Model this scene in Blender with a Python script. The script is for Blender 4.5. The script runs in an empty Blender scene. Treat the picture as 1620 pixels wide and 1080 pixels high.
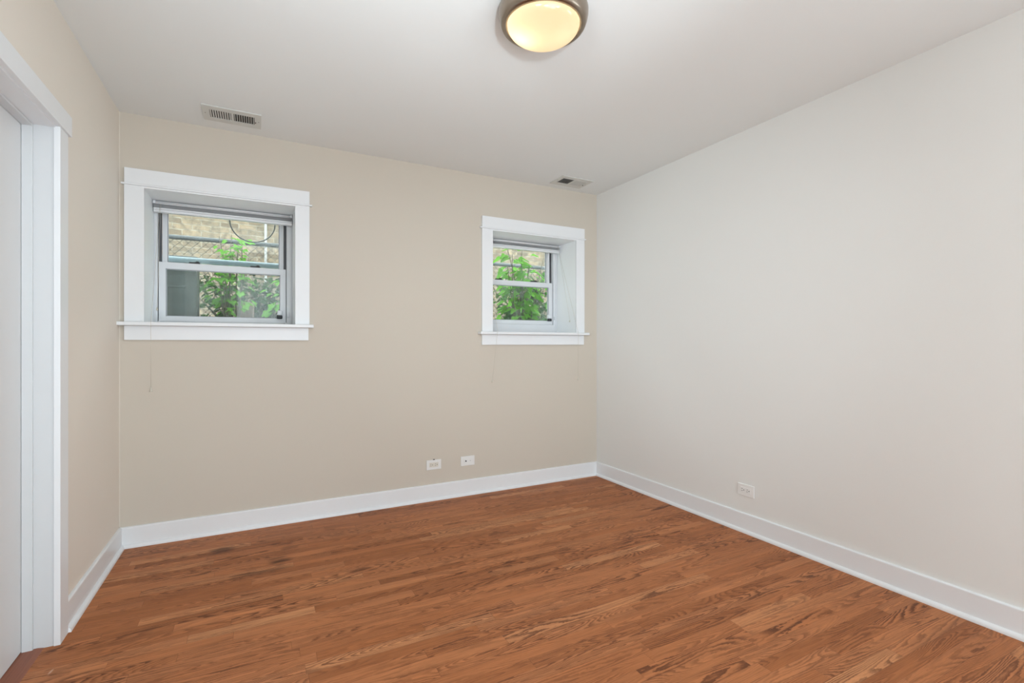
import bpy, bmesh, math, random
from mathutils import Vector, Matrix

# ------------------------------------------------------------------ camera, world, big lights, exposure
sc = bpy.context.scene
C = sc.collection
sc.view_settings.view_transform = 'Standard'
sc.view_settings.look = 'None'
sc.view_settings.gamma = 1
sc.view_settings.use_curve_mapping = False
sc.view_settings.exposure = 0.0

CAM_H = 1.143
cd = bpy.data.cameras.new('camera')
cam = bpy.data.objects.new('camera', cd)
C.objects.link(cam)
cam.location = (0, 0, CAM_H)
cam.rotation_euler = (math.radians(90), 0, math.radians(-27.65))
cd.sensor_width = 36
cd.lens = 771 / 1620 * 36
cd.shift_y = 3.5 / 1620
cd.clip_start = 0.02
sc.camera = cam

w = bpy.data.worlds.new('overcast_sky')
sc.world = w
w.use_nodes = True
bg = w.node_tree.nodes['Background']
bg.inputs['Color'].default_value = (0.90, 0.96, 1.0, 1)
bg.inputs['Strength'].default_value = 8.5


def area(name, loc, target, sx, sy, power, col, spread=180):
    l = bpy.data.lights.new(name, 'AREA')
    l.shape = 'RECTANGLE'
    l.size, l.size_y = sx, sy
    l.energy = power
    l.color = col
    l.spread = math.radians(spread)
    o = bpy.data.objects.new(name, l)
    C.objects.link(o)
    o.location = loc
    o.rotation_euler = (Vector(target) - Vector(loc)).to_track_quat('-Z', 'Y').to_euler()
    return o


LIGHT_TINT = (0.885, 1.02, 1.10)     # cool daylight balance
# fill light added beyond the wide opening behind the camera, acting as daylight
area('rear_fill_light', (1.0, -2.3, 1.35), (1.0, 3.0, 1.30), 2.6, 2.0, 65.55, LIGHT_TINT)
# unseen fill lights added to even the room: one bounced off the ceiling overhead, one off the ceiling at the right, one up at the far ceiling
area('bounce_fill_left', (0.1, -0.5, 1.3), (0.25, 0.45, 2.44), 0.15, 0.15, 19.04, LIGHT_TINT, 70)
area('bounce_fill_right', (1.5, -0.9, 1.3), (1.5, -0.2, 2.44), 0.15, 0.15, 6.384, LIGHT_TINT, 90)
area('fill_from_right', (2.38, 0.45, 1.7), (-0.68, 3.0, 1.3), 0.45, 0.9, 1.9, LIGHT_TINT, 60)  # added fill, aimed across the room at the left wall
area('fill_from_left', (-0.45, 0.1, 1.7), (2.63, 3.2, 1.4), 0.5, 0.5, 4.712, LIGHT_TINT, 60)  # added fill, aimed across the room at the far right corner
area('fill_up', (0.35, -1.2, 0.4), (-0.1, 3.1, 2.6), 1.9, 1.1, 13, LIGHT_TINT, 100)

# ------------------------------------------------------------------ room constants
XL, XR, YB, YF, H = -0.68, 2.632, 3.43, -1.7, 2.44
WT = 0.40          # thickness of the window wall
DX = -0.77         # face of the closed door
DY0, DY1 = 1.40, 2.44


# ------------------------------------------------------------------ node helpers
class NT:
    def __init__(s, name):
        s.m = bpy.data.materials.new(name)
        s.m.use_nodes = True
        s.t = s.m.node_tree
        s.t.nodes.clear()
        s.out = s.t.nodes.new('ShaderNodeOutputMaterial')

    def n(s, typ, **kw):
        ins = kw.pop('ins', {})
        nd = s.t.nodes.new(typ)
        for k, v in kw.items():
            setattr(nd, k, v)
        for k, v in ins.items():
            s.set(nd.inputs[k], v)
        return nd

    def set(s, sock, v):
        if isinstance(v, bpy.types.NodeSocket):
            s.t.links.new(v, sock)
        elif isinstance(v, (tuple, list)) and len(v) == 3 and sock.type == 'RGBA':
            sock.default_value = (*v, 1)
        else:
            sock.default_value = v

    def math(s, op, a, b=None, c=None, clamp=False):
        nd = s.t.nodes.new('ShaderNodeMath')
        nd.operation = op
        nd.use_clamp = clamp
        s.set(nd.inputs[0], a)
        if b is not None:
            s.set(nd.inputs[1], b)
        if c is not None:
            s.set(nd.inputs[2], c)
        return nd.outputs[0]

    def mix(s, f, a, b, blend='MIX'):
        nd = s.t.nodes.new('ShaderNodeMix')
        nd.data_type = 'RGBA'
        nd.blend_type = blend
        s.set(nd.inputs[0], f)
        s.set(nd.inputs[6], a)
        s.set(nd.inputs[7], b)
        return nd.outputs[2]

    def ramp(s, f, stops):
        nd = s.t.nodes.new('ShaderNodeValToRGB')
        e = nd.color_ramp.elements
        while len(e) < len(stops):
            e.new(0.5)
        for el, (p, c) in zip(e, stops):
            el.position = p
            el.color = (*c, 1) if len(c) == 3 else c
        s.set(nd.inputs[0], f)
        return nd.outputs[0]

    def vec(s, x, y, z):
        nd = s.t.nodes.new('ShaderNodeCombineXYZ')
        for i, v in enumerate((x, y, z)):
            s.set(nd.inputs[i], v)
        return nd.outputs[0]

    def noise(s, vec, scale, detail=2, rough=0.5, dist=0.0, out=0):
        nd = s.n('ShaderNodeTexNoise')
        s.set(nd.inputs['Vector'], vec)
        nd.inputs['Scale'].default_value = scale
        nd.inputs['Detail'].default_value = detail
        nd.inputs['Roughness'].default_value = rough
        nd.inputs['Distortion'].default_value = dist
        return nd.outputs[out]

    def bsdf(s, **ins):
        nd = s.t.nodes.new('ShaderNodeBsdfPrincipled')
        for k, v in ins.items():
            s.set(nd.inputs[k.replace('_', ' ')], v)
        return nd

    def done(s, shader):
        s.t.links.new(shader, s.out.inputs['Surface'])
        return s.m


def srgb(r, g, b):
    f = lambda c: (c / 255 / 12.92) if c / 255 <= 0.04045 else ((c / 255 + 0.055) / 1.055) ** 2.4
    return (f(r), f(g), f(b))


def scl(c, k):
    return tuple(x * k for x in c)


def plain(name, col, rough=0.5, metal=0.0, spec=0.5, var=0.03, scale=9.0, bump=0.0, bscale=300):
    t = NT(name)
    P = t.n('ShaderNodeTexCoord').outputs['Object']
    n = t.noise(P, scale, 3)
    c = t.mix(n, scl(col, 1 - var), scl(col, 1 + var))
    b = t.bsdf(Base_Color=c, Roughness=rough, Metallic=metal)
    b.inputs['Specular IOR Level'].default_value = spec
    if bump:
        bn = t.n('ShaderNodeBump', ins={'Height': t.noise(P, bscale, 2), 'Strength': bump, 'Distance': 0.001})
        t.t.links.new(bn.outputs[0], b.inputs['Normal'])
    return t.done(b.outputs[0])


M = {}
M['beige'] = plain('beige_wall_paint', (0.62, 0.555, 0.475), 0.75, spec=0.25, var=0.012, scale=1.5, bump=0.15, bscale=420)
M['beige_left'] = plain('lightened_beige_wall_paint', (0.83, 0.755, 0.67), 0.6, spec=0.35, var=0.012, scale=1.5, bump=0.15, bscale=420)  # back wall's beige, lightened in place of brighter light on this wall
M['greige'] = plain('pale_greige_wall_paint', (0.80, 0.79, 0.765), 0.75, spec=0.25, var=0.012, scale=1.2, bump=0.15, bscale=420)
M['ceil'] = plain('flat_white_ceiling_paint', (0.84, 0.85, 0.84), 0.85, spec=0.2, var=0.01, scale=1.2, bump=0.1, bscale=420)
M['trim'] = plain('white_semigloss_trim_paint', (0.825, 0.832, 0.845), 0.35, spec=0.45, var=0.012, scale=6)
M['bead'] = plain('pale_beige_paint_bead', (0.78, 0.74, 0.66), 0.6)
M['reveal'] = plain('daylight_lightened_reveal_paint', (0.90, 0.91, 0.92), 0.4, var=0.01)  # trim white made lighter to hold the daylight spilling into the recess
M['jamb'] = plain('dimmed_white_jamb_paint', (0.68, 0.69, 0.70), 0.4, var=0.015)  # trim white darkened to offset the strong light reaching the jamb
M['door'] = plain('white_door_paint', (0.76, 0.76, 0.76), 0.45, spec=0.4, var=0.012, scale=3)
M['vinyl'] = plain('white_vinyl', (0.74, 0.75, 0.77), 0.35, var=0.01)
M['track'] = plain('shade_grey_track', (0.07, 0.072, 0.08), 0.5, var=0.1)
M['greytrack'] = plain('grey_weatherstrip', (0.36, 0.36, 0.39), 0.5, var=0.05)
M['black'] = plain('black_plastic', (0.012, 0.012, 0.013), 0.45, var=0.1)
M['blind'] = plain('pale_grey_blind_slat', (0.60, 0.60, 0.61), 0.4, var=0.02)
M['blindrail'] = plain('glossy_white_blind_rail', (0.78, 0.78, 0.79), 0.25, var=0.01)
M['cord'] = plain('off_white_cord', (0.62, 0.57, 0.49), 0.7, var=0.02)
M['plate'] = plain('white_wallplate', (0.80, 0.79, 0.77), 0.35, var=0.01)
M['plateR'] = plain('soft_white_wallplate', (0.86, 0.855, 0.84), 0.35, var=0.01)
M['ivory'] = plain('ivory_receptacle', (0.70, 0.66, 0.58), 0.4, var=0.01)
M['slot'] = plain('dark_slot', (0.02, 0.017, 0.014), 0.7, var=0.1)
M['vent'] = plain('cream_white_register_enamel', (0.66, 0.655, 0.62), 0.4, var=0.02)
M['duct'] = plain('duct_shade_dark', (0.035, 0.027, 0.022), 0.8, var=0.1)
M['screw'] = plain('dull_screw_metal', (0.35, 0.34, 0.32), 0.4, metal=0.8)
M['rail'] = plain('weathered_galvanised_rail', (0.035, 0.04, 0.043), 0.6, metal=0.2, var=0.2, scale=20)
M['wire'] = plain('dull_brown_fence_wire', (0.025, 0.023, 0.02), 0.6, metal=0.2, var=0.2, scale=30)
M['pipe'] = plain('pale_blue_painted_pipe', (0.10, 0.145, 0.17), 0.5, var=0.12, scale=14)
M['cable'] = plain('dark_grey_cable', (0.03, 0.032, 0.034), 0.5)
M['bin'] = plain('dark_green_grey_metal', (0.012, 0.017, 0.016), 0.5, var=0.25, scale=5)
M['spout'] = plain('white_downspout', (0.16, 0.16, 0.155), 0.5)
M['block'] = plain('pinkish_concrete', (0.17, 0.12, 0.10), 0.85, var=0.15, scale=20)
M['soil'] = plain('pale_bounce_ground', (0.55, 0.54, 0.50), 0.95, var=0.3, scale=8)  # unseen ground, coloured pale to bounce sky light up into the window recesses
M['stem'] = plain('brown_green_stem', (0.05, 0.045, 0.03), 0.8, var=0.2)


def leaf_mat(name, a, b):
    t = NT(name)
    P = t.n('ShaderNodeTexCoord').outputs['Object']
    n = t.noise(P, 9, 2)
    c = t.mix(n, a, b)
    d = t.n('ShaderNodeBsdfDiffuse', ins={'Color': c})
    tr = t.n('ShaderNodeBsdfTranslucent', ins={'Color': c})
    m = t.n('ShaderNodeMixShader', ins={0: 0.45})
    t.t.links.new(d.outputs[0], m.inputs[1])
    t.t.links.new(tr.outputs[0], m.inputs[2])
    return t.done(m.outputs[0])


M['leaf1'] = leaf_mat('bright_green_leaf', (0.065, 0.19, 0.022), (0.13, 0.31, 0.045))
M['leaf2'] = leaf_mat('mid_green_leaf', (0.028, 0.085, 0.016), (0.06, 0.15, 0.03))
M['leaf3'] = leaf_mat('deep_green_leaf', (0.012, 0.034, 0.010), (0.028, 0.068, 0.018))


def glass_mat():
    t = NT('slightly_dusty_window_glass')
    P = t.n('ShaderNodeTexCoord').outputs['Object']
    n = t.noise(P, 5, 3)
    tr = t.n('ShaderNodeBsdfTransparent', ins={'Color': (0.93, 0.97, 0.95)})
    df = t.n('ShaderNodeBsdfDiffuse', ins={'Color': (0.62, 0.74, 0.74)})
    tl = t.n('ShaderNodeBsdfTranslucent', ins={'Color': (0.62, 0.74, 0.74)})
    a = t.n('ShaderNodeAddShader')
    t.t.links.new(df.outputs[0], a.inputs[0]); t.t.links.new(tl.outputs[0], a.inputs[1])
    dust = t.math('MULTIPLY', t.ramp(n, [(0.4, (0.15,) * 3), (0.7, (1,) * 3)]), 0.035)
    m = t.n('ShaderNodeMixShader', ins={0: dust})
    t.t.links.new(tr.outputs[0], m.inputs[1]); t.t.links.new(a.outputs[0], m.inputs[2])
    g = t.n('ShaderNodeBsdfGlossy', ins={'Color': (1, 1, 1), 'Roughness': 0.02})
    fr = t.n('ShaderNodeFresnel', ins={'IOR': 1.3})
    m2 = t.n('ShaderNodeMixShader', ins={0: fr.outputs[0]})
    t.t.links.new(m.outputs[0], m2.inputs[1]); t.t.links.new(g.outputs[0], m2.inputs[2])
    return t.done(m2.outputs[0])


M['glass'] = glass_mat()


def brick_mat():
    t = NT('tan_common_brick')
    P = t.n('ShaderNodeTexCoord').outputs['Object']
    sp = t.n('ShaderNodeSeparateXYZ', ins={0: P})
    v = t.vec(sp.outputs[0], sp.outputs[2], 0.0)
    jit = t.noise(v, 7, 2, out=1)
    v2 = t.mix(0.02, v, jit, 'LINEAR_LIGHT')
    b = t.n('ShaderNodeTexBrick', ins={'Vector': v2, 'Color1': (0.060, 0.038, 0.022), 'Color2': (0.165, 0.118, 0.072),
                                        'Mortar': (0.165, 0.142, 0.108), 'Scale': 1.0, 'Mortar Size': 0.007,
                                        'Mortar Smooth': 0.3, 'Bias': 0.0, 'Brick Width': 0.215, 'Row Height': 0.073})
    n = t.noise(v, 14, 3)
    c = t.mix(t.ramp(n, [(0.42, (0,) * 3), (0.68, (1,) * 3)]), b.outputs['Color'], (0.055, 0.04, 0.026))
    n2 = t.noise(v, 3, 2)
    c = t.mix(t.math('MULTIPLY', n2, 0.35), c, (0.15, 0.14, 0.105))
    bs = t.bsdf(Base_Color=c, Roughness=0.9)
    bn = t.n('ShaderNodeBump', ins={'Height': t.math('SUBTRACT', 1.0, b.outputs['Fac']), 'Strength': 0.6, 'Distance': 0.008})
    t.t.links.new(bn.outputs[0], bs.inputs['Normal'])
    return t.done(bs.outputs[0])


M['brick'] = brick_mat()


def oak_floor():
    """Oak strip flooring, 57 mm strips running along X, cathedral grain; two old dark stains and a pale fleck."""
    t = NT('honey_stained_oak_strip_flooring')
    P = t.n('ShaderNodeTexCoord').outputs['Object']
    sp = t.n('ShaderNodeSeparateXYZ', ins={0: P})
    X, Y = sp.outputs[0], sp.outputs[1]
    W = 0.057
    r = t.math('DIVIDE', Y, W)
    row = t.math('FLOOR', r)
    fy = t.math('FRACT', r)
    wn = t.n('ShaderNodeTexWhiteNoise', noise_dimensions='1D', ins={'W': row})
    rr = wn.outputs['Value']
    rc = t.n('ShaderNodeSeparateColor', ins={0: wn.outputs['Color']})
    ln = t.math('MULTIPLY_ADD', rc.outputs[0], 0.75, 0.42)          # board length in this row
    xo = t.math('ADD', t.math('DIVIDE', X, ln), t.math('MULTIPLY', rr, 37.0))
    # uneven butt joints: warp the coordinate along the row before cutting it into boards
    wob = t.math('MULTIPLY', t.math('SINE', t.math('MULTIPLY', xo, 2.1)), 0.22)
    xo = t.math('ADD', xo, wob)
    col = t.math('FLOOR', xo)
    fx = t.math('FRACT', xo)
    w2 = t.n('ShaderNodeTexWhiteNoise', noise_dimensions='2D', ins={'Vector': t.vec(row, col, 0.0)})
    pc = t.n('ShaderNodeSeparateColor', ins={0: w2.outputs['Color']})
    a, b, c = pc.outputs[0], pc.outputs[1], pc.outputs[2]
    # cathedral figure: contour bands of a smooth field stretched along the board
    off = t.vec(t.math('MULTIPLY', a, 50.0), t.math('MULTIPLY', b, 50.0), 0.0)
    gv = t.n('ShaderNodeVectorMath', operation='ADD')
    t.set(gv.inputs[0], t.vec(t.math('MULTIPLY', X, 1.5), t.math('MULTIPLY', Y, 13.0), t.math('MULTIPLY', c, 20.0)))
    t.set(gv.inputs[1], off)
    fld = t.noise(gv.outputs[0], 1.0, 1.0, 0.35, 0.12)
    hv = t.vec(t.math('MULTIPLY', X, 30.0), t.math('MULTIPLY', Y, 130.0), c)
    ruff = t.noise(hv, 1.0, 3, 0.6)
    freq = t.math('MULTIPLY_ADD', c, 20.0, 14.0)
    ph = t.math('ADD', t.math('MULTIPLY', fld, freq), t.math('MULTIPLY', ruff, 0.95))
    saw = t.math('FRACT', ph)
    band = t.ramp(saw, [(0.0, (0.0,) * 3), (0.32, (0.06,) * 3), (0.68, (0.85,) * 3), (0.88, (1.0,) * 3), (1.0, (0.0,) * 3)])
    # strength of the figure differs from board to board, and fades in patches
    patch = t.noise(t.vec(t.math('MULTIPLY', X, 2.6), t.math('MULTIPLY', Y, 9.0), t.math('MULTIPLY', b, 30)), 1.0, 1)
    patch = t.ramp(patch, [(0.32, (0.15,) * 3), (0.55, (1.0,) * 3)])
    fstr = t.math('MULTIPLY', t.math('MULTIPLY_ADD', b, 0.62, 0.42), patch)
    fig = t.math('MULTIPLY', band, fstr)
    # straight pores
    pore = t.noise(t.vec(t.math('MULTIPLY', X, 9.0), t.math('MULTIPLY', Y, 420.0), t.math('MULTIPLY', a, 9)), 1.0, 3, 0.6)
    pore = t.ramp(pore, [(0.45, (0,) * 3), (0.72, (1,) * 3)])
    streak = t.noise(t.vec(t.math('MULTIPLY', X, 1.6), t.math('MULTIPLY', Y, 48.0), t.math('MULTIPLY', c, 40)), 1.0, 2)
    base = t.ramp(a, [(0.0, (0.385, 0.134, 0.047)), (0.22, (0.450, 0.161, 0.059)), (0.6, (0.490, 0.182, 0.070)),
                      (0.88, (0.525, 0.204, 0.082)), (1.0, (0.59, 0.258, 0.113))])
    k = t.math('MULTIPLY_ADD', streak, 0.62, 0.73)
    cc = t.mix(1.0, base, t.vec(k, k, k), 'MULTIPLY')
    cc = t.mix(t.math('MULTIPLY', fig, 0.95), cc, (0.110, 0.034, 0.014))
    cc = t.mix(t.math('MULTIPLY', pore, 0.42), cc, (0.14, 0.048, 0.022))
    # warmer gaps between boards
    ey = t.math('MULTIPLY', t.math('MINIMUM', fy, t.math('SUBTRACT', 1.0, fy)), W)
    ex = t.math('MULTIPLY', t.math('MINIMUM', fx, t.math('SUBTRACT', 1.0, fx)), ln)
    e = t.math('MINIMUM', ey, ex)
    gap = t.math('SUBTRACT', 1.0, t.math('DIVIDE', e, 0.0011, clamp=True), clamp=True)
    cc = t.mix(t.math('MULTIPLY', gap, 0.55), cc, (0.06, 0.02, 0.011))
    # old stains, with shapes of their own
    jit = t.noise(t.vec(t.math('MULTIPLY', X, 7.0), t.math('MULTIPLY', Y, 34.0), 0.0), 1.0, 3, 0.6)
    for (sx, sy, ax, ay, s) in ((-0.168, 3.135, 0.09, 0.050, 0.85), (0.098, 2.845, 0.075, 0.060, 0.85), (0.02, 2.74, 0.16, 0.03, 0.5)):
        dx = t.math('DIVIDE', t.math('SUBTRACT', X, sx), ax)
        dy = t.math('DIVIDE', t.math('SUBTRACT', Y, sy), ay)
        q = t.math('ADD', t.math('MULTIPLY', dx, dx), t.math('MULTIPLY', dy, dy))
        q = t.math('ADD', q, t.math('MULTIPLY', t.math('SUBTRACT', jit, 0.5), 3.2))
        f = t.math('MULTIPLY', t.math('SUBTRACT', 1.0, q, clamp=True), s)
        cc = t.mix(f, cc, (0.055, 0.019, 0.010))
    dx = t.math('DIVIDE', t.math('SUBTRACT', X, -0.636), 0.006)
    dy = t.math('DIVIDE', t.math('SUBTRACT', Y, t.math('MULTIPLY_ADD', X, 1.5, 3.205)), 0.016)
    q = t.math('ADD', t.math('MULTIPLY', dx, dx), t.math('MULTIPLY', dy, dy))
    cc = t.mix(t.math('MULTIPLY', t.math('SUBTRACT', 1.0, q, clamp=True), 0.8), cc, (0.66, 0.42, 0.30))
    bs = t.bsdf(Base_Color=cc, Roughness=t.math('MULTIPLY_ADD', streak, 0.14, 0.42))
    bs.inputs['Specular IOR Level'].default_value = 0.16
    hgt = t.math('ADD', t.math('MULTIPLY', gap, -1.0), t.math('MULTIPLY', pore, -0.12))
    bn = t.n('ShaderNodeBump', ins={'Height': hgt, 'Strength': 0.35, 'Distance': 0.0008})
    t.t.links.new(bn.outputs[0], bs.inputs['Normal'])
    return t.done(bs.outputs[0])


M['oak'] = oak_floor()


def oak_threshold():
    t = NT('reddish_oak_threshold')
    P = t.n('ShaderNodeTexCoord').outputs['Object']
    mp = t.n('ShaderNodeMapping', ins={'Vector': P})
    mp.inputs['Scale'].default_value = (160, 6, 10)
    n = t.noise(mp.outputs[0], 1.0, 3)
    c = t.mix(n, (0.20, 0.060, 0.026), (0.33, 0.105, 0.05))
    return t.done(t.bsdf(Base_Color=c, Roughness=0.42).outputs[0])


M['oak2'] = oak_threshold()


def nickel():
    t = NT('brushed_nickel')
    P = t.n('ShaderNodeTexCoord').outputs['Object']
    n = t.noise(P, 30, 3)
    c = t.mix(n, (0.30, 0.245, 0.19), (0.38, 0.32, 0.26))
    return t.done(t.bsdf(Base_Color=c, Metallic=1.0, Roughness=0.30).outputs[0])


M['nickel'] = nickel()


def lamp_glass():
    """Frosted bowl lit by the bulbs inside it."""
    t = NT('frosted_alabaster_lamp_glass')
    P = t.n('ShaderNodeTexCoord').outputs['Object']
    n = t.noise(P, 7, 2)
    c = t.mix(n, (0.86, 0.72, 0.52), (0.95, 0.84, 0.68))
    tl = t.n('ShaderNodeBsdfTranslucent', ins={'Color': c})
    gl = t.n('ShaderNodeBsdfGlossy', ins={'Color': (1, 1, 1), 'Roughness': 0.12})
    em = t.n('ShaderNodeEmission', ins={'Color': (1.0, 0.83, 0.54), 'Strength': 0.40})
    ad = t.n('ShaderNodeAddShader')
    t.t.links.new(tl.outputs[0], ad.inputs[0]); t.t.links.new(em.outputs[0], ad.inputs[1])
    mx = t.n('ShaderNodeMixShader', ins={0: 0.05})
    t.t.links.new(ad.outputs[0], mx.inputs[1]); t.t.links.new(gl.outputs[0], mx.inputs[2])
    return t.done(mx.outputs[0])


M['lampglass'] = lamp_glass()


# ------------------------------------------------------------------ mesh helpers
class MB:
    def __init__(s):
        s.bm = bmesh.new()

    def box(s, x0, x1, y0, y1, z0, z1, bev=0.0, mat=None, seg=2):
        v0 = set(s.bm.verts)
        r = bmesh.ops.create_cube(s.bm, size=1)
        vs = r['verts']
        bmesh.ops.scale(s.bm, vec=(x1 - x0, y1 - y0, z1 - z0), verts=vs)
        bmesh.ops.translate(s.bm, vec=((x0 + x1) / 2, (y0 + y1) / 2, (z0 + z1) / 2), verts=vs)
        if bev:
            es = list({e for v in vs for e in v.link_edges})
            bmesh.ops.bevel(s.bm, geom=es, offset=bev, segments=seg, affect='EDGES', profile=0.5)
        if mat is not None:
            bmesh.ops.transform(s.bm, matrix=mat, verts=[v for v in s.bm.verts if v not in v0])
        return s

    def prism(s, pts, axis, a0, a1):
        """closed profile pts (2D) extruded along axis 0/1/2 from a0 to a1"""
        def mk(p, a):
            q = list(p)
            q.insert(axis, a)
            return s.bm.verts.new(q)
        A = [mk(p, a0) for p in pts]
        B = [mk(p, a1) for p in pts]
        n = len(pts)
        fs = [s.bm.faces.new(A), s.bm.faces.new(B[::-1])]
        for i in range(n):
            fs.append(s.bm.faces.new((A[i], B[i], B[(i + 1) % n], A[(i + 1) % n])))
        bmesh.ops.recalc_face_normals(s.bm, faces=fs)
        return s

    def tube(s, path, rad, n=10, closed=False):
        path = [Vector(p) for p in path]
        rings = []
        prev = None
        m = len(path)
        for i, p in enumerate(path):
            if closed:
                tg = path[(i + 1) % m] - path[i - 1]
            else:
                tg = path[min(i + 1, m - 1)] - path[max(i - 1, 0)]
            tg.normalize()
            if prev is None:
                u = tg.orthogonal().normalized()
            else:
                u = (prev - tg * prev.dot(tg)).normalized()
            prev = u
            v = tg.cross(u)
            rr = rad[i] if isinstance(rad, (list, tuple)) else rad
            rings.append([s.bm.verts.new(p + (u * math.cos(2 * math.pi * k / n) + v * math.sin(2 * math.pi * k / n)) * rr) for k in range(n)])
        for i in range(m if closed else m - 1):
            A, B = rings[i], rings[(i + 1) % m]
            for k in range(n):
                f = s.bm.faces.new((A[k], A[(k + 1) % n], B[(k + 1) % n], B[k]))
                f.smooth = True
        if not closed:
            s.bm.faces.new(rings[0][::-1]); s.bm.faces.new(rings[-1])
        return s

    def lathe(s, prof, c, n=64, cap=False):
        """prof: (r, z) list turned round the vertical through c"""
        rings = []
        for r, z in prof:
            if r < 1e-6:
                rings.append([s.bm.verts.new((c[0], c[1], c[2] + z))])
            else:
                rings.append([s.bm.verts.new((c[0] + r * math.cos(2 * math.pi * k / n), c[1] + r * math.sin(2 * math.pi * k / n), c[2] + z)) for k in range(n)])
        for A, B in zip(rings, rings[1:]):
            for k in range(n):
                k2 = (k + 1) % n
                if len(A) == 1:
                    f = s.bm.faces.new((A[0], B[k2], B[k]))
                elif len(B) == 1:
                    f = s.bm.faces.new((A[k], A[k2], B[0]))
                else:
                    f = s.bm.faces.new((A[k], A[k2], B[k2], B[k]))
                f.smooth = True
        return s

    def build(s, name, mat, parent=None, recalc=True):
        if recalc:
            bmesh.ops.recalc_face_normals(s.bm, faces=s.bm.faces)
        me = bpy.data.meshes.new(name)
        s.bm.to_mesh(me)
        s.bm.free()
        o = bpy.data.objects.new(name, me)
        me.materials.append(mat)
        C.objects.link(o)
        if parent is not None:
            o.parent = parent
            o.matrix_parent_inverse = Matrix.Translation(-parent.matrix_world.translation) if parent.type == 'EMPTY' and parent.parent is None else Matrix.Identity(4)
        return o


def thing(name, label, cat, loc=(0, 0, 0), group=None):
    o = bpy.data.objects.new(name, None)
    C.objects.link(o)
    o.location = loc
    o.empty_display_size = 0.05
    o.matrix_world = Matrix.Translation(loc)
    tag(o, label, cat, group)
    return o


def tag(o, label, cat=None, group=None):
    if label:
        o['label'] = label
    if cat:
        o['category'] = cat
    if group:
        o['group'] = group
    return o


def struct(o, label=None, cat=None):
    o['kind'] = 'structure'
    if label:
        o['label'] = label
    if cat:
        o['category'] = cat
    return o


# ------------------------------------------------------------------ shell
# floor runs on under the door and into the added rear enclosure
struct(MB().box(-2.2, 3.0, -4.2, YB + 0.02, -0.12, 0.0).build('floor', M['oak']), 'honey stained oak strip floor with cathedral grain', 'floor')
struct(MB().box(XL - 0.14, XR + 0.14, YF - 0.14, YB + WT, H, H + 0.12).build('ceiling', M['ceil']), 'flat off-white ceiling with lamp and two vents', 'ceiling')


def wall_holes(name, u0, u1, z0, z1, holes, d0, d1, axis, mat):
    """wall slab with rectangular holes; u runs along the wall, d is its depth"""
    us = sorted({u0, u1, *[h[0] for h in holes], *[h[1] for h in holes]})
    zs = sorted({z0, z1, *[h[2] for h in holes], *[h[3] for h in holes]})
    hole = lambda u, z: any(h[0] < u < h[1] and h[2] < z < h[3] for h in holes)
    bm = bmesh.new()
    P = (lambda u, d, z: (u, d, z)) if axis == 'x' else (lambda u, d, z: (d, u, z))
    def q(*pts):
        bm.faces.new([bm.verts.new(P(*p)) for p in pts])
    solid = {}
    for i in range(len(us) - 1):
        for j in range(len(zs) - 1):
            solid[i, j] = not hole((us[i] + us[i + 1]) / 2, (zs[j] + zs[j + 1]) / 2)
    for (i, j), sld in solid.items():
        if not sld:
            continue
        a, b, c, e = us[i], us[i + 1], zs[j], zs[j + 1]
        for d in (d0, d1):
            q((a, d, c), (b, d, c), (b, d, e), (a, d, e))
        if not solid.get((i - 1, j)):
            q((a, d0, c), (a, d1, c), (a, d1, e), (a, d0, e))
        if not solid.get((i + 1, j)):
            q((b, d0, c), (b, d1, c), (b, d1, e), (b, d0, e))
        if not solid.get((i, j - 1)):
            q((a, d0, c), (b, d0, c), (b, d1, c), (a, d1, c))
        if not solid.get((i, j + 1)):
            q((a, d0, e), (b, d0, e), (b, d1, e), (a, d1, e))
    bmesh.ops.remove_doubles(bm, verts=bm.verts, dist=1e-5)
    bmesh.ops.recalc_face_normals(bm, faces=bm.faces)
    me = bpy.data.meshes.new(name); bm.to_mesh(me); bm.free()
    me.materials.append(mat)
    o = bpy.data.objects.new(name, me); C.objects.link(o)
    return o


WIN = [dict(x0=-0.566, x1=0.220, zt=2.024, zs=1.266, dsash=0.0, n=1),
       dict(x0=1.620, x1=2.406, zt=2.020, zs=1.236, dsash=0.030, n=2)]
JB = 0.014
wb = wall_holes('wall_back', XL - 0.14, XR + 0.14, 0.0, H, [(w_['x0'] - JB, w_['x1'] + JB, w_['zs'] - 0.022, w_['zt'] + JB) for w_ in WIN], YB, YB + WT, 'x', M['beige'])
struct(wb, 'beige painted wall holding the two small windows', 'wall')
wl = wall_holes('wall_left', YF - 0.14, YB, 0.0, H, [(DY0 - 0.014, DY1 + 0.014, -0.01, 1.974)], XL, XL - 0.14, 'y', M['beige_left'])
struct(wl, 'warm beige wall at the left, holding the white door', 'wall')
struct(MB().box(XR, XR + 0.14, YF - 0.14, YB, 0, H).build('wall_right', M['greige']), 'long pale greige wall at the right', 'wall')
struct(wall_holes('wall_front', XL, XR, 0.0, H, [(-0.35, 2.35, -0.01, 2.3)], YF, YF - 0.14, 'x', M['greige']), 'wall behind the camera with a wide opening added for the rear fill light', 'wall')

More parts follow.
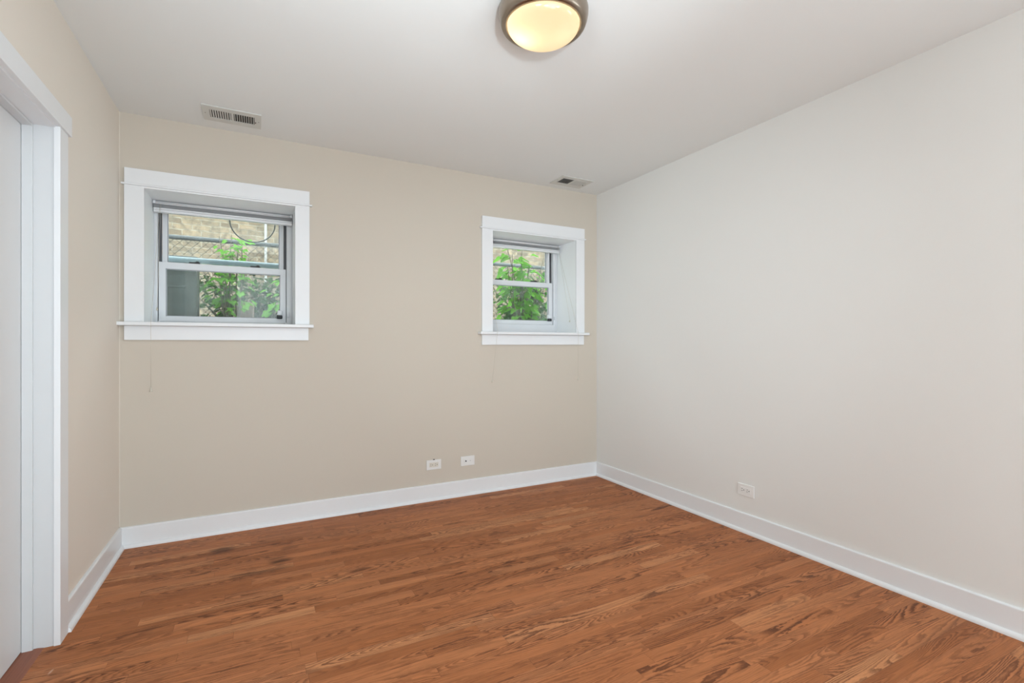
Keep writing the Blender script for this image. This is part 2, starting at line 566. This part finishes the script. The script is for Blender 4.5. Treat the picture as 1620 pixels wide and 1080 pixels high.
# unseen enclosure added behind the opening to shut out sky light
struct(MB().box(-2.2, 3.0, -4.2, -4.08, 0, H).build('wall_blocker_far', M['greige']), 'far wall of the added light-blocking enclosure', 'wall')
struct(MB().box(-2.2, -2.08, -4.08, YF - 0.14, 0, H).build('wall_blocker_left', M['greige']), 'left wall of the added light-blocking enclosure', 'wall')
struct(MB().box(2.88, 3.0, -4.08, YF - 0.14, 0, H).build('wall_blocker_right', M['greige']), 'right wall of the added light-blocking enclosure', 'wall')
struct(MB().box(-2.2, 3.0, -4.2, YF - 0.1405, H, H + 0.12).build('ceiling_blocker', M['ceil']), 'ceiling of the added light-blocking enclosure', 'ceiling')
struct(MB().box(-2.2, XL - 0.9, YF - 0.14, YF - 0.02, 0, H).build('wall_blocker_front', M['greige']), 'wall closing the added light-blocking enclosure', 'wall')

# thin bead of caulk/paint in the left corner
struct(MB().prism([(XL, YB), (XL + 0.002, YB), (XL, YB - 0.002)], 2, 0.12, H).build('trim_3', M['bead']), 'thin pale paint bead in the left corner', 'trim')


# baseboards: board with eased top, quarter-round shoe
def base_profile(t=0.014, h=0.116):
    return [(0, 0), (t, 0), (t, h - 0.006), (t - 0.001, h - 0.003), (t - 0.004, h - 0.0008), (t - 0.007, h), (0, h)]


def shoe_profile(t=0.014, r=0.015, h=0.020):
    pts = [(t, 0), (t + r, 0)]
    for k in range(0, 7):
        a = math.radians(90 * k / 6)
        pts.append((t + r * math.cos(a), 0.004 + (h - 0.004) * math.sin(a)))
    return pts + [(t, h)]


def baseboard(name, side, a0, a1, label):
    if side == 'back':
        f = lambda p: [(YB - q[0], q[1]) for q in p]; ax = 0
    elif side == 'right':
        f = lambda p: [(XR - q[0], q[1]) for q in p]; ax = 1
    else:
        f = lambda p: [(XL + q[0], q[1]) for q in p]; ax = 1
    o = struct(MB().prism(f(base_profile()), ax, a0, a1).build(name, M['trim']), label, 'baseboard')
    MB().prism(f(shoe_profile()), ax, a0, a1).build('shoe_moulding', M['trim'], o)
    return o


baseboard('baseboard_back', 'back', XL + 0.001, XR - 0.001, 'white baseboard under the two windows')
baseboard('baseboard_right', 'right', YF, YB - 0.0135, 'white baseboard along the greige wall')
baseboard('baseboard_left', 'left', 2.523, YB - 0.0135, 'short white baseboard between door and corner')

# ------------------------------------------------------------------ door
d = thing('door_1', 'closed plain white door in the left wall', 'door', (DX, (DY0 + DY1) / 2, 0))
struct(d)
MB().box(DX - 0.04, DX, DY0 + 0.0035, DY1 - 0.0035, 0.006, 1.958, bev=0.001).build('door_panel', M['door'], d)
# knob near the latch edge (towards the camera, out of frame)
k = MB().lathe([(0, 0), (0.026, 0), (0.026, 0.006), (0.011, 0.010), (0.011, 0.030), (0.026, 0.042), (0.028, 0.055), (0.018, 0.066), (0, 0.068)], (0, 0, 0), 32)
bmesh.ops.transform(k.bm, matrix=Matrix.Translation((DX, DY0 + 0.07, 0.95)) @ Matrix.Rotation(math.radians(90), 4, 'Y'), verts=k.bm.verts)
k.build('door_handle', M['nickel'], d)
fr = thing('trim_1', 'white door casing and jamb round the closed door', 'door frame', (XL, (DY0 + DY1) / 2, 0))
struct(fr)
jx0, jx1 = XL - 0.14, XL + 0.006
j = MB()
j.box(jx0, jx1, DY1, DY1 + 0.0135, 0, 1.9735)
j.build('jamb', M['jamb'], fr)
MB().box(jx0, jx1, DY0 - 0.0135, DY0, 0, 1.9735).build('jamb', M['jamb'], fr)
MB().box(jx0, jx1, DY0, DY1, 1.962, 1.9735).build('head_jamb', M['trim'], fr)
# stops stand against the door
MB().box(DX + 0.001, DX + 0.032, DY1 - 0.010, DY1, 0, 1.962, bev=0.0012).build('door_stop', M['jamb'], fr)
MB().box(DX + 0.001, DX + 0.032, DY0, DY0 + 0.010, 0, 1.962, bev=0.0012).build('door_stop', M['jamb'], fr)
MB().box(DX + 0.001, DX + 0.032, DY0 + 0.010, DY1 - 0.010, 1.952, 1.962, bev=0.0012).build('door_stop', M['jamb'], fr)
cx0, cx1 = XL, XL + 0.020
MB().box(cx0, cx1, DY1 - 0.006, DY1 + 0.083, 0, 1.9665, bev=0.0015).build('casing', M['trim'], fr)
MB().box(cx0, cx1, DY0 - 0.083, DY0 + 0.006, 0, 1.9665, bev=0.0015).build('casing', M['trim'], fr)
MB().box(cx0, cx1 + 0.006, DY0 - 0.105, DY1 + 0.105, 1.967, 2.045, bev=0.0015).build('head_casing', M['trim'], fr)
th = struct(MB().prism([(DX - 0.06, 0.0), (DX - 0.06, 0.004), (XL - 0.045, 0.004), (XL - 0.028, 0.0005), (XL - 0.028, 0.0)], 1, DY0, DY1).build('trim_2', M['oak2']), 'reddish oak threshold under the white door', 'threshold')
# closet behind the door, kept dark
struct(MB().box(XL - 0.9, XL - 0.86, DY0 - 0.3, DY1 + 0.3, 0, H).build('wall_closet', M['greige']), 'closet wall behind the door', 'wall')


# ------------------------------------------------------------------ windows
def window(w_):
    x0, x1, zt, zs, n = w_['x0'], w_['x1'], w_['zt'], w_['zs'], w_['n']
    zo = w_['dsash']
    wn = thing('window_%d' % n, ['', 'left double-hung window beside the left corner, cable loop outside', 'right double-hung window near the corner, leaves outside'][n], 'window', ((x0 + x1) / 2, YB, zs))
    struct(wn)
    yf = YB - 0.020           # casing face
    o = MB()
    # head casing, side casings
    MB().box(x0 - 0.089, x1 + 0.084, yf, YB, zt + 0.021, zt + 0.105, bev=0.0012).build('head_casing', M['trim'], wn)
    MB().box(x0 - 0.104, x1 + 0.099, yf - 0.0015, YB, zt + 0.011, zt + 0.0205, bev=0.001).build('fillet', M['trim'], wn)
    MB().box(x0 - 0.090, x0 + 0.001, yf + 0.002, YB, zs, zt + 0.0105, bev=0.0012).build('side_casing', M['trim'], wn)
    MB().box(x1 - 0.001, x1 + 0.084, yf + 0.002, YB, zs, zt + 0.0105, bev=0.0012).build('side_casing', M['trim'], wn)
    MB().box(x0, x1, yf + 0.002, YB, zt, zt + 0.0105, bev=0.001).build('head_liner', M['trim'], wn)
    # stool and apron
    MB().box(x0 - 0.120, x1 + 0.106, YB - 0.062, YB - 0.0005, zs - 0.021, zs - 0.0005, bev=0.004, seg=3).build('stool', M['trim'], wn)
    MB().box(x0, x1, YB - 0.0005, YB + 0.36, zs - 0.021, zs - 0.0005).build('window_sill', M['trim'], wn)
    MB().box(x0 - 0.090, x1 + 0.078, yf + 0.002, YB, zs - 0.102, zs - 0.0215, bev=0.0015).build('apron', M['trim'], wn)
    # reveal boards
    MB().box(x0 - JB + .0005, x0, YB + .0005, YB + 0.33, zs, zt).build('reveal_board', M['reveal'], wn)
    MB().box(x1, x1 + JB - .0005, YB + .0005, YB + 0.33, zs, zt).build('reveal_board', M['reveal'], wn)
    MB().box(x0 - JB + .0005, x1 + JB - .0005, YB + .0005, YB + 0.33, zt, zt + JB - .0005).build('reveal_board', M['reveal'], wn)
    # vinyl frame
    fy0, fy1 = YB + 0.290, YB + 0.375
    fz = 1.290 + zo                                     # top of the frame's own sill
    fr_ = MB()
    sl, sr = x0 + 0.022, x1 - 0.040                     # sash edges
    fr_.box(x0, sl - 0.004, fy0, fy1, zs, zt)
    fr_.box(sr + 0.004, x1, fy0, fy1, zs, zt)
    fr_.box(sl - 0.004, sr + 0.004, fy0, fy1, zt - 0.012, zt)
    fr_.box(sl - 0.004, sr + 0.004, fy0 - 0.004, fy1, zs, fz - 0.008)
    fr_.box(x0 + 0.006, x0 + 0.012, fy0 - 0.005, fy0, zs, zt - 0.0)
    fr_.box(x1 - 0.014, x1 - 0.006, fy0 - 0.005, fy0, zs, zt - 0.0)
    fr_.build('window_frame', M['vinyl'], wn)
    # balance tracks beside the upper sash, their shade painted as dark grey
    MB().box(sl - 0.004, sl + 0.0135, YB + 0.326, YB + 0.332, fz, zt - 0.012).build('balance_track', M['track'], wn)
    MB().box(sr - 0.0135, sr + 0.004, YB + 0.326, YB + 0.332, fz, zt - 0.012).build('balance_track', M['track'], wn)

    def sash(nm, a0, a1, y0, y1, zb, z1, sw, br, tr, screen=False):
        ss = MB()
        ss.box(a0, a0 + sw, y0, y1, zb, z1, bev=0.0015)
        ss.box(a1 - sw, a1, y0, y1, zb, z1, bev=0.0015)
        ss.box(a0 + sw - .001, a1 - sw + .001, y0, y1, zb, zb + br, bev=0.0015)
        ss.box(a0 + sw - .001, a1 - sw + .001, y0, y1, z1 - tr, z1, bev=0.0015)
        so = ss.build(nm, M['vinyl'], wn)
        b = MB()                                        # glazing bead
        g = 0.004
        ym = y0 + 0.010
        A0, A1, B0, B1 = a0 + sw, a1 - sw, zb + br, z1 - tr
        b.box(A0, A0 + g, ym, y1, B0, B1); b.box(A1 - g, A1, ym, y1, B0, B1)
        b.box(A0 + g, A1 - g, ym, y1, B0, B0 + g); b.box(A0 + g, A1 - g, ym, y1, B1 - g, B1)
        bo = b.build('glazing_bead', M['greytrack'], so)
        MB().box(A0 + 0.001, A1 - 0.001, y0 + 0.016, y0 + 0.020, B0 + 0.001, B1 - 0.001).build('glass_pane', M['glass'], so)
        return so

    zr = 1.658 + zo
    # lower sash in front, upper sash behind it
    lo = sash('lower_sash', sl, sr, YB + 0.300, YB + 0.328, fz - 0.006, zr, 0.036, 0.033, 0.041)
    up = sash('upper_sash', sl + 0.014, sr - 0.014, YB + 0.334, YB + 0.360, zr - 0.040, zt - 0.0125, 0.026, 0.034, 0.024)
    for fxp in (0.26, 0.74):                            # black tilt latches on the meeting rail
        cx = sl + (sr - sl) * fxp
        l = MB()
        l.box(cx - 0.030, cx + 0.030, YB + 0.301, YB + 0.322, zr, zr + 0.010, bev=0.002)
        l.box(cx + 0.006, cx + 0.024, YB + 0.303, YB + 0.318, zr + 0.010, zr + 0.017, bev=0.002)
        l.build('tilt_latch', M['black'], wn)
    # small white alarm contact with its dark end, at the lower right of the sash
    s = MB().box(sr - 0.056, sr - 0.024, YB + 0.274, YB + 0.300, 1.338 + zo, 1.372 + zo, bev=0.006, seg=4).build('alarm_contact', M['vinyl'], wn)
    MB().box(sr - 0.058, sr - 0.022, YB + 0.272, YB + 0.300, 1.314 + zo, 1.3375 + zo, bev=0.006, seg=3).build('contact_base', M['rail'], s)
    MB().box(sr + 0.008, sr + 0.018, YB + 0.276, YB + 0.290, 1.325 + zo, 1.357 + zo, bev=0.002).build('contact_magnet', M['vinyl'], wn)
    return wn


for w_ in WIN:
    window(w_)


# ------------------------------------------------------------------ raised blinds
def blind(w_, label):
    x0, x1, zt, zs, n = w_['x0'], w_['x1'], w_['zt'], w_['zs'], w_['n']
    t = thing('window_blind', label, 'blind', ((x0 + x1) / 2, YB + 0.24, zt - 0.002), 'blinds drawn up inside the window recesses')
    a, b = x0 + 0.003, x1 - 0.003
    y0, y1 = YB + 0.232, YB + 0.272
    MB().prism([(y0, zt - 0.022), (y0, zt - 0.004), (y0 + 0.003, zt - 0.002), (y1, zt - 0.002), (y1, zt - 0.022)], 0, a, b).build('head_rail', M['blind'], t)
    tb = MB().tube([(a + 0.012, y0 - 0.004, zt - 0.011), (b - 0.012, y0 - 0.004, zt - 0.011)], 0.0045, 12)
    tb.build('front_rod', M['blindrail'], t)
    for xe in (a, b - 0.014):
        MB().box(xe, xe + 0.014, y0 - 0.010, y0 + 0.004, zt - 0.022, zt - 0.002, bev=0.003).build('bracket', M['vinyl'], t)
    # the gathered slats
    st = MB()
    for k in range(9):
        z = zt - 0.0245 - k * 0.0021
        off = 0.0015 if k % 2 else 0.0
        st.prism([(y0 + 0.003 + off, z), (y0 + 0.020, z + 0.0012), (y1 - 0.003, z), (y1 - 0.003, z - 0.0008), (y0 + 0.020, z + 0.0004), (y0 + 0.003 + off, z - 0.0008)], 0, a + 0.004, b - 0.004)
    st.build('gathered_slats', M['blind'], t)
    MB().box(a + 0.002, b - 0.002, y0 - 0.002, y1, zt - 0.054, zt - 0.044, bev=0.003, seg=3).build('middle_rail', M['blindrail'], t)
    MB().box(a + 0.002, b - 0.002, y0 + 0.002, y1 - 0.002, zt - 0.070, zt - 0.0545, bev=0.002).build('bottom_rail', M['blindrail'], t)
    ys = YB - 0.0655
    spots = [(x0 + 0.040, 0.877, 1.340), (x1 - 0.018, 0.842, 1.300)] if n == 1 else [(x0 - 0.026, 0.850, None), (x1 - 0.016, 0.842, 1.330)]
    for i, (cx, zl, zsml) in enumerate(spots):
        if n == 1 and i == 1:
            continue
        xs = max(cx, x0 + 0.02)
        xt = x1 - 0.03 if (n == 2 and i == 1) else xs
        cd_ = MB()
        cd_.tube([(xt, y0 - 0.006, zt - 0.02), (xs, ys, zs + 0.003), (xs + (cx - xs) * .1, ys - 0.0015, zs - 0.012), (cx, ys, zl + 0.02)], 0.0009, 6)
        co = cd_.build('pull_cord', M['cord'], t)
        tas = MB().lathe([(0, 0.026), (0.0025, 0.026), (0.0035, 0.020), (0.0075, 0.004), (0.0075, 0.0), (0, 0)], (cx, ys, zl - 0.004), 16)
        tas.build('tassel', M['cord'], co)
        if zsml:
            xx = xt + 0.004 if n == 1 else xs
            yy = YB + 0.10 if n == 1 else YB + 0.06
            c2 = MB().tube([(xt + 0.004, y0 - 0.006, zt - 0.02), (xx, yy, zsml + 0.02)], 0.0008, 6).build('tilt_cord', M['cord'], t)
            MB().lathe([(0, 0.020), (0.002, 0.020), (0.0055, 0.003), (0.0055, 0.0), (0, 0)], (xx, yy, zsml), 14).build('tassel', M['cord'], c2)
    return t


blind(WIN[0], 'raised white blind in the left window recess, one cord hanging below the sill')
blind(WIN[1], 'raised white blind in the right window recess, near the corner')


# ------------------------------------------------------------------ ceiling lamp
LC = (0.969, 1.592, H)
lamp = thing('ceiling_lamp', 'round flush ceiling lamp, brushed nickel ring, lit frosted glass bowl', 'lamp', LC)
prof = [(0.150, -0.0005), (0.158, -0.010), (0.167, -0.024), (0.1705, -0.036), (0.1700, -0.050), (0.1670, -0.066), (0.1620, -0.080),
        (0.1575, -0.087), (0.150, -0.0895), (0.141, -0.088), (0.1385, -0.084), (0.1375, -0.070), (0.1375, -0.055)]
MB().lathe(prof, LC, 96).build('nickel_ring', M['nickel'], lamp, recalc=True)
bowl = [(0.1372, -0.070)] + [(0.1372 * math.cos(math.radians(a)), -0.083 - 0.061 * math.sin(math.radians(a))) for a in range(0, 90, 5)] + [(0.0, -0.144)]
MB().lathe(bowl, LC, 96).build('glass_bowl', M['lampglass'], lamp)
MB().lathe([(0, -0.012), (0.134, -0.012), (0.134, -0.0005)], LC, 48).build('base_pan', M['vinyl'], lamp)
for i, (bx, by, e) in enumerate(((-0.058, 0.040, 0.17), (0.050, -0.035, 0.03))):
    l = bpy.data.lights.new('lamp_bulb_light', 'POINT')
    l.energy = e
    l.color = (1.0, 0.86, 0.64)
    l.shadow_soft_size = 0.022
    lo_ = bpy.data.objects.new('lamp_bulb_light', l)
    C.objects.link(lo_)
    lo_.location = (LC[0] + bx, LC[1] + by, H - 0.085)


# ------------------------------------------------------------------ ceiling registers
def register():
    t = thing('ceiling_register', 'white ceiling air register above the left window', 'vent', (0, 0, 0), 'air registers in the ceiling')
    L, Wd = 0.290, 0.200                    # along x, along y
    z0, z1 = -0.006, -0.0005
    bx = [(-L / 2 + 0.034, -0.006), (0.006, L / 2 - 0.034)]
    by = (-Wd / 2 + 0.046, Wd / 2 - 0.046)
    f = MB()
    # face plate with two openings, edge turned up to the ceiling
    f.box(-L / 2, bx[0][0], -Wd / 2, Wd / 2, z0, z1)
    f.box(bx[1][1], L / 2, -Wd / 2, Wd / 2, z0, z1)
    f.box(bx[0][0], bx[1][1], -Wd / 2, by[0], z0, z1)
    f.box(bx[0][0], bx[1][1], by[1], Wd / 2, z0, z1)
    f.box(bx[0][1], bx[1][0], by[0], by[1], z0, z1)
    f.build('face_plate', M['vent'], t)
    MB().box(bx[0][0], bx[1][1], by[0], by[1], z1 - 0.0008, z1).build('duct_shade_sheet', M['duct'], t)  # thin dark sheet painting in the shade inside the duct
    for q in range(2):
        a0, a1 = bx[q]
        n = 9
        for k in range(n):
            c = a0 + (a1 - a0) * (k + 0.5) / n
            sg = 1 if q == 0 else -1
            m = Matrix.Translation((c, 0, -0.0040)) @ Matrix.Rotation(math.radians(-31 if q == 0 else 50), 4, 'Y')
            MB().box(-0.0036, 0.0036, by[0] + .0005, by[1] - .0005, -0.0004, 0.0004, mat=m).build('louvre', M['vent'], t)
    MB().box(L / 2 - 0.031, L / 2 - 0.026, 0.008, 0.013, z0 - 0.006, z0, bev=0.001).build('damper_lever', M['slot'], t)
    for sx in (-1, 1):
        MB().lathe([(0, -0.0015), (0.003, -0.0012), (0.0036, 0)], (sx * (L / 2 - 0.013), 0, z0), 16).build('screw', M['screw'], t)
    return t


def dup(root, loc, label):
    r = root.copy(); C.objects.link(r); r.location = loc; r['label'] = label
    for ch in list(root.children):
        c = ch.copy(); C.objects.link(c); c.parent = r
        for g in ch.children:
            e = g.copy(); C.objects.link(e); e.parent = c
    return r


reg = register()
reg2 = dup(reg, (2.235, 3.238, H), 'white ceiling air register above the right window, near the corner')
reg.location = (-0.122, 3.206, H)


# ------------------------------------------------------------------ wall plates
def rr(b, y0, y1, u0, u1, z0, z1, bev):
    b.box(u0, u1, y0, y1, z0, z1, bev=bev, seg=3)


def plate(name, label, cat, loc, kind, mat, rot=0.0, inner='ivory', grp=None):
    t = thing(name, label, cat, (0, 0, 0), grp)
    W_, Hh = 0.111, 0.071
    MB().box(-W_ / 2, W_ / 2, -0.006, -0.0005, -Hh / 2, Hh / 2, bev=0.002, seg=3).build('cover_plate', mat, t)
    if kind == 'duplex':
        rc = MB().box(-0.034, 0.034, -0.0075, -0.005, -0.0165, 0.0165, bev=0.001).build('receptacle', M[inner], t)
        for cx in (-0.0185, 0.0165):
            s = MB()
            s.box(cx - 0.008, cx - 0.0015, -0.0082, -0.007, 0.005, 0.0072)
            s.box(cx - 0.009, cx - 0.0015, -0.0082, -0.007, -0.0072, -0.005)
            m = Matrix.Translation((cx + 0.0075, -0.0076, 0)) @ Matrix.Rotation(math.radians(90), 4, 'X')
            g = bmesh.ops.create_cone(s.bm, cap_ends=True, segments=16, radius1=0.0028, radius2=0.0028, depth=0.0012, matrix=m)
            s.build('socket_slots', M['slot'], rc)
        for sx in (-0.048, 0.048):
            m = MB()
            bmesh.ops.create_cone(m.bm, cap_ends=True, segments=14, radius1=0.0026, radius2=0.0026, depth=0.001, matrix=Matrix.Translation((sx, -0.0063, 0)) @ Matrix.Rotation(math.radians(90), 4, 'X'))
            m.build('screw', M['plate'], t)
    else:
        m = MB()
        bmesh.ops.create_cone(m.bm, cap_ends=True, segments=20, radius1=0.0052, radius2=0.0045, depth=0.006, matrix=Matrix.Translation((-0.016, -0.0085, 0)) @ Matrix.Rotation(math.radians(90), 4, 'X'))
        m.build('jack', M['slot'], t)
        MB().box(0.016, 0.026, -0.0068, -0.006, -0.0014, 0.0014, bev=0.0004).build('screw', M['screw'], t)
    if loc[0] < 1.2:
        MB().box(-0.006, 0.006, -0.010, -0.001, Hh / 2 + 0.0, Hh / 2 + 0.0045, bev=0.001).build('clip', M['slot'], t)
    t.matrix_world = Matrix.Translation(loc) @ Matrix.Rotation(rot, 4, 'Z')
    return t


plate('wall_outlet', 'white sideways outlet low on the beige wall, beside the blank jack plate', 'outlet', (1.149, YB, 0.258), 'duplex', M['plate'], grp='electrical outlets near the floor')
plate('jack_plate', 'white wall plate with one small dark jack, low on the beige wall', 'wall plate', (1.416, YB, 0.257), 'jack', M['plate'])
plate('wall_outlet', 'off-white sideways outlet above the baseboard of the pale greige wall', 'outlet', (XR, 1.960, 0.254), 'duplex', M['plateR'], rot=math.radians(-90), inner='plateR', grp='electrical outlets near the floor')

# ------------------------------------------------------------------ outside
GZ = 1.05
struct(MB().box(-5, 10, YB + WT + 0.002, 7.7, GZ - 0.3, GZ).build('ground', M['soil']), 'ground of the narrow yard outside the windows, made pale to bounce light', 'ground')
struct(MB().box(-5, 10, 7.6, 7.85, GZ, 4.6).build('wall_neighbour', M['brick']), 'tan brick wall of the neighbouring building outside', 'wall')

FY = 4.7
fen = thing('chain_link_fence', 'chain link fence with a grey top rail outside the windows', 'fence', (1.2, FY, GZ))
MB().tube([(-2.6, FY, 1.995), (4.6, FY, 1.995)], 0.018, 14).build('top_rail', M['rail'], fen)
for px in (-2.4, 0.62, 3.3):
    MB().tube([(px, FY, GZ - 0.05), (px, FY, 2.0)], 0.028, 14).build('fence_post', M['rail'], fen)
ms = MB()
pw = 0.060
x, k = -1.6, 0
zlo, zhi = 1.12, 1.985
step = pw / 2
rnd = random.Random(4)
par = 0
while x < 4.2:
    pts, i = [], 0
    z = zhi
    while z >= zlo:
        pts.append((x + (step if (i + par) % 2 else 0), FY + (0.003 if i % 2 else -0.003), z))
        z -= step * 1.02
        i += 1
    ms.tube(pts, 0.0028, 4)
    par ^= 1
    x += step
ms.build('wire_mesh', M['wire'], fen)

pp = thing('horizontal_pipe', 'pale blue pipe on two posts crossing behind the left window', 'pipe', (-0.3, 4.20, GZ))
MB().tube([(-2.2, 4.20, 1.748), (1.25, 4.20, 1.744)], 0.020, 14).build('pipe', M['pipe'], pp)
for px in (-2.1, 1.15):
    MB().tube([(px, 4.20, GZ - 0.02), (px, 4.20, 1.74)], 0.018, 12).build('support_post', M['rail'], pp)
cb = MB()
pts = []
for k in range(40):
    a = 2 * math.pi * k / 40
    pts.append((-0.024 + 0.139 * math.cos(a), YB + WT + 0.0035, 1.985 + 0.137 * math.sin(a)))
cb.tube(pts, 0.0042, 8, closed=True)
tag(cb.build('cable_loop', M['cable']), 'thin dark cable loop hanging on the outer wall over the left window', 'cable')

bn = thing('metal_cabinet', 'dark green-grey metal cabinet outside the left window', 'cabinet', (-0.85, 4.45, GZ))
MB().box(-1.30, -0.400, 4.36, 4.56, GZ, 1.775, bev=0.01, seg=3).build('body', M['bin'], bn)
MB().box(-1.32, -0.392, 4.34, 4.58, 1.775, 1.795, bev=0.006).build('lid', M['bin'], bn)
MB().box(-1.24, -0.47, 4.352, 4.36, 1.56, 1.575, bev=0.002).build('ridge', M['bin'], bn)
sp_ = thing('downspout', 'narrow white downspout on the brick wall, behind the left window', 'downspout', (0.11, 7.55, GZ))
MB().box(0.094, 0.126, 7.53, 7.57, GZ, 4.3, bev=0.006).build('pipe', M['spout'], sp_)
for z in (1.75, 3.1):
    MB().box(0.084, 0.136, 7.526, 7.60, z, z + 0.02, bev=0.002).build('strap', M['spout'], sp_)
tag(MB().box(-0.17, -0.02, 4.76, 4.86, GZ, 1.50, bev=0.015, seg=3).build('concrete_block', M['block']), 'pinkish concrete block standing by the fence outside', 'block')


# plants: lobed leaves on branching stems
def leaf(bm, base, direc, up, L, lobes=5, wide=0.85):
    d = direc.normalized()
    s = d.cross(up).normalized()
    n = s.cross(d).normalized()
    out = []
    N = 18
    for k in range(N + 1):
        a = -math.pi * 0.92 + 2 * math.pi * 0.92 * k / N
        r = 0.5 * (1 + 0.22 * math.cos(lobes * a)) * (1.0 if abs(a) < 2.2 else 0.75)
        px = 0.45 + r * math.cos(a) * 1.1
        py = r * math.sin(a) * wide
        out.append((px, py))
    c = bm.verts.new(base + d * L * 0.45 - n * L * 0.03)
    vs = []
    for px, py in out:
        vs.append(bm.verts.new(base + d * (px * L) + s * (py * L) + n * (abs(py) * 0.28 * L - px * px * 0.18 * L)))
    for a, b in zip(vs, vs[1:]):
        f = bm.faces.new((c, a, b)); f.smooth = True


def plant(name, label, x, y, zg, height, spread, nst, nleaf, L0, L1, mat, seed, zfrom=0.15, narrow=5, grp=None, lean=(0, 0)):
    R = random.Random(seed)
    t = thing(name, label, 'plant', (x, y, zg), grp)
    st = MB(); fo = MB()
    for s in range(nst):
        a = R.uniform(0, 6.28)
        q = spread * R.uniform(0.25, 1.0)
        top = Vector((x + math.cos(a) * q + lean[0], y + math.sin(a) * q * 0.35 + lean[1], zg + height * R.uniform(0.72, 1.0)))
        b = Vector((x + R.uniform(-.05, .05), y + R.uniform(-.04, .04), zg))
        mid = b.lerp(top, 0.5) + Vector((R.uniform(-.05, .05), R.uniform(-.04, .04), 0.04))
        P = [b.lerp(mid, u) .lerp(mid.lerp(top, u), u) for u in [i / 8 for i in range(9)]]
        st.tube(P, [0.007 * (1 - 0.75 * i / 8) + 0.001 for i in range(9)], 6)
        for k in range(nleaf):
            u = zfrom + (1 - zfrom) * (k + R.random()) / nleaf
            i = min(int(u * 8), 7)
            p = P[i].lerp(P[i + 1], u * 8 - i)
            az = R.uniform(0, 6.28)
            dr = Vector((math.cos(az), math.sin(az) * 0.7, R.uniform(-0.25, 0.45)))
            L = R.uniform(L0, L1)
            e = p + dr * L * R.uniform(0.5, 1.4)
            st.tube([p, p.lerp(e, .5) + Vector((0, 0, .008)), e], 0.0012, 4)
            leaf(fo.bm, e, dr + Vector((0, 0, -0.35)), Vector((R.uniform(-.5, .5), R.uniform(-1.0, 0.2), 1.0)), L, lobes=narrow)
    st.build('stems', M['stem'], t)
    fo.build('foliage', M[mat], t, recalc=False)
    return t


plant('leafy_sapling', 'bright green sapling reaching the top rail outside the left window', -0.18, 4.54, GZ, 1.03, 0.15, 9, 14, 0.04, 0.075, 'leaf1', 3, 0.40, 5)
plant('low_shrub', 'dark dense shrub behind the fence outside the left window', -0.05, 5.30, GZ, 0.86, 0.62, 24, 22, 0.05, 0.10, 'leaf3', 11, 0.1, 3)
plant('creeper', 'green creeper at the right edge of the left window view', 0.20, 4.45, GZ, 0.72, 0.09, 4, 10, 0.045, 0.075, 'leaf1', 21, 0.3, 5)
plant('broadleaf_shrub', 'tall bright broadleaf shrub close outside the right window', 2.26, 4.15, GZ, 1.04, 0.28, 10, 13, 0.06, 0.11, 'leaf1', 5, 0.35, 3)
plant('broadleaf_shrub', 'tall mid green shrub behind the fence outside the right window', 2.95, 5.20, GZ, 1.08, 0.60, 18, 18, 0.07, 0.13, 'leaf2', 8, 0.15, 3)
plant('undergrowth', 'dense dark undergrowth at the foot of the right window view', 2.46, 4.50, GZ, 0.50, 0.24, 12, 16, 0.04, 0.08, 'leaf3', 13, 0.1, 3)
plant('leafy_creeper', 'bright leafy creeper at the right edge of the right window', 2.86, 4.26, GZ, 0.95, 0.13, 5, 12, 0.06, 0.10, 'leaf1', 17, 0.3, 5)
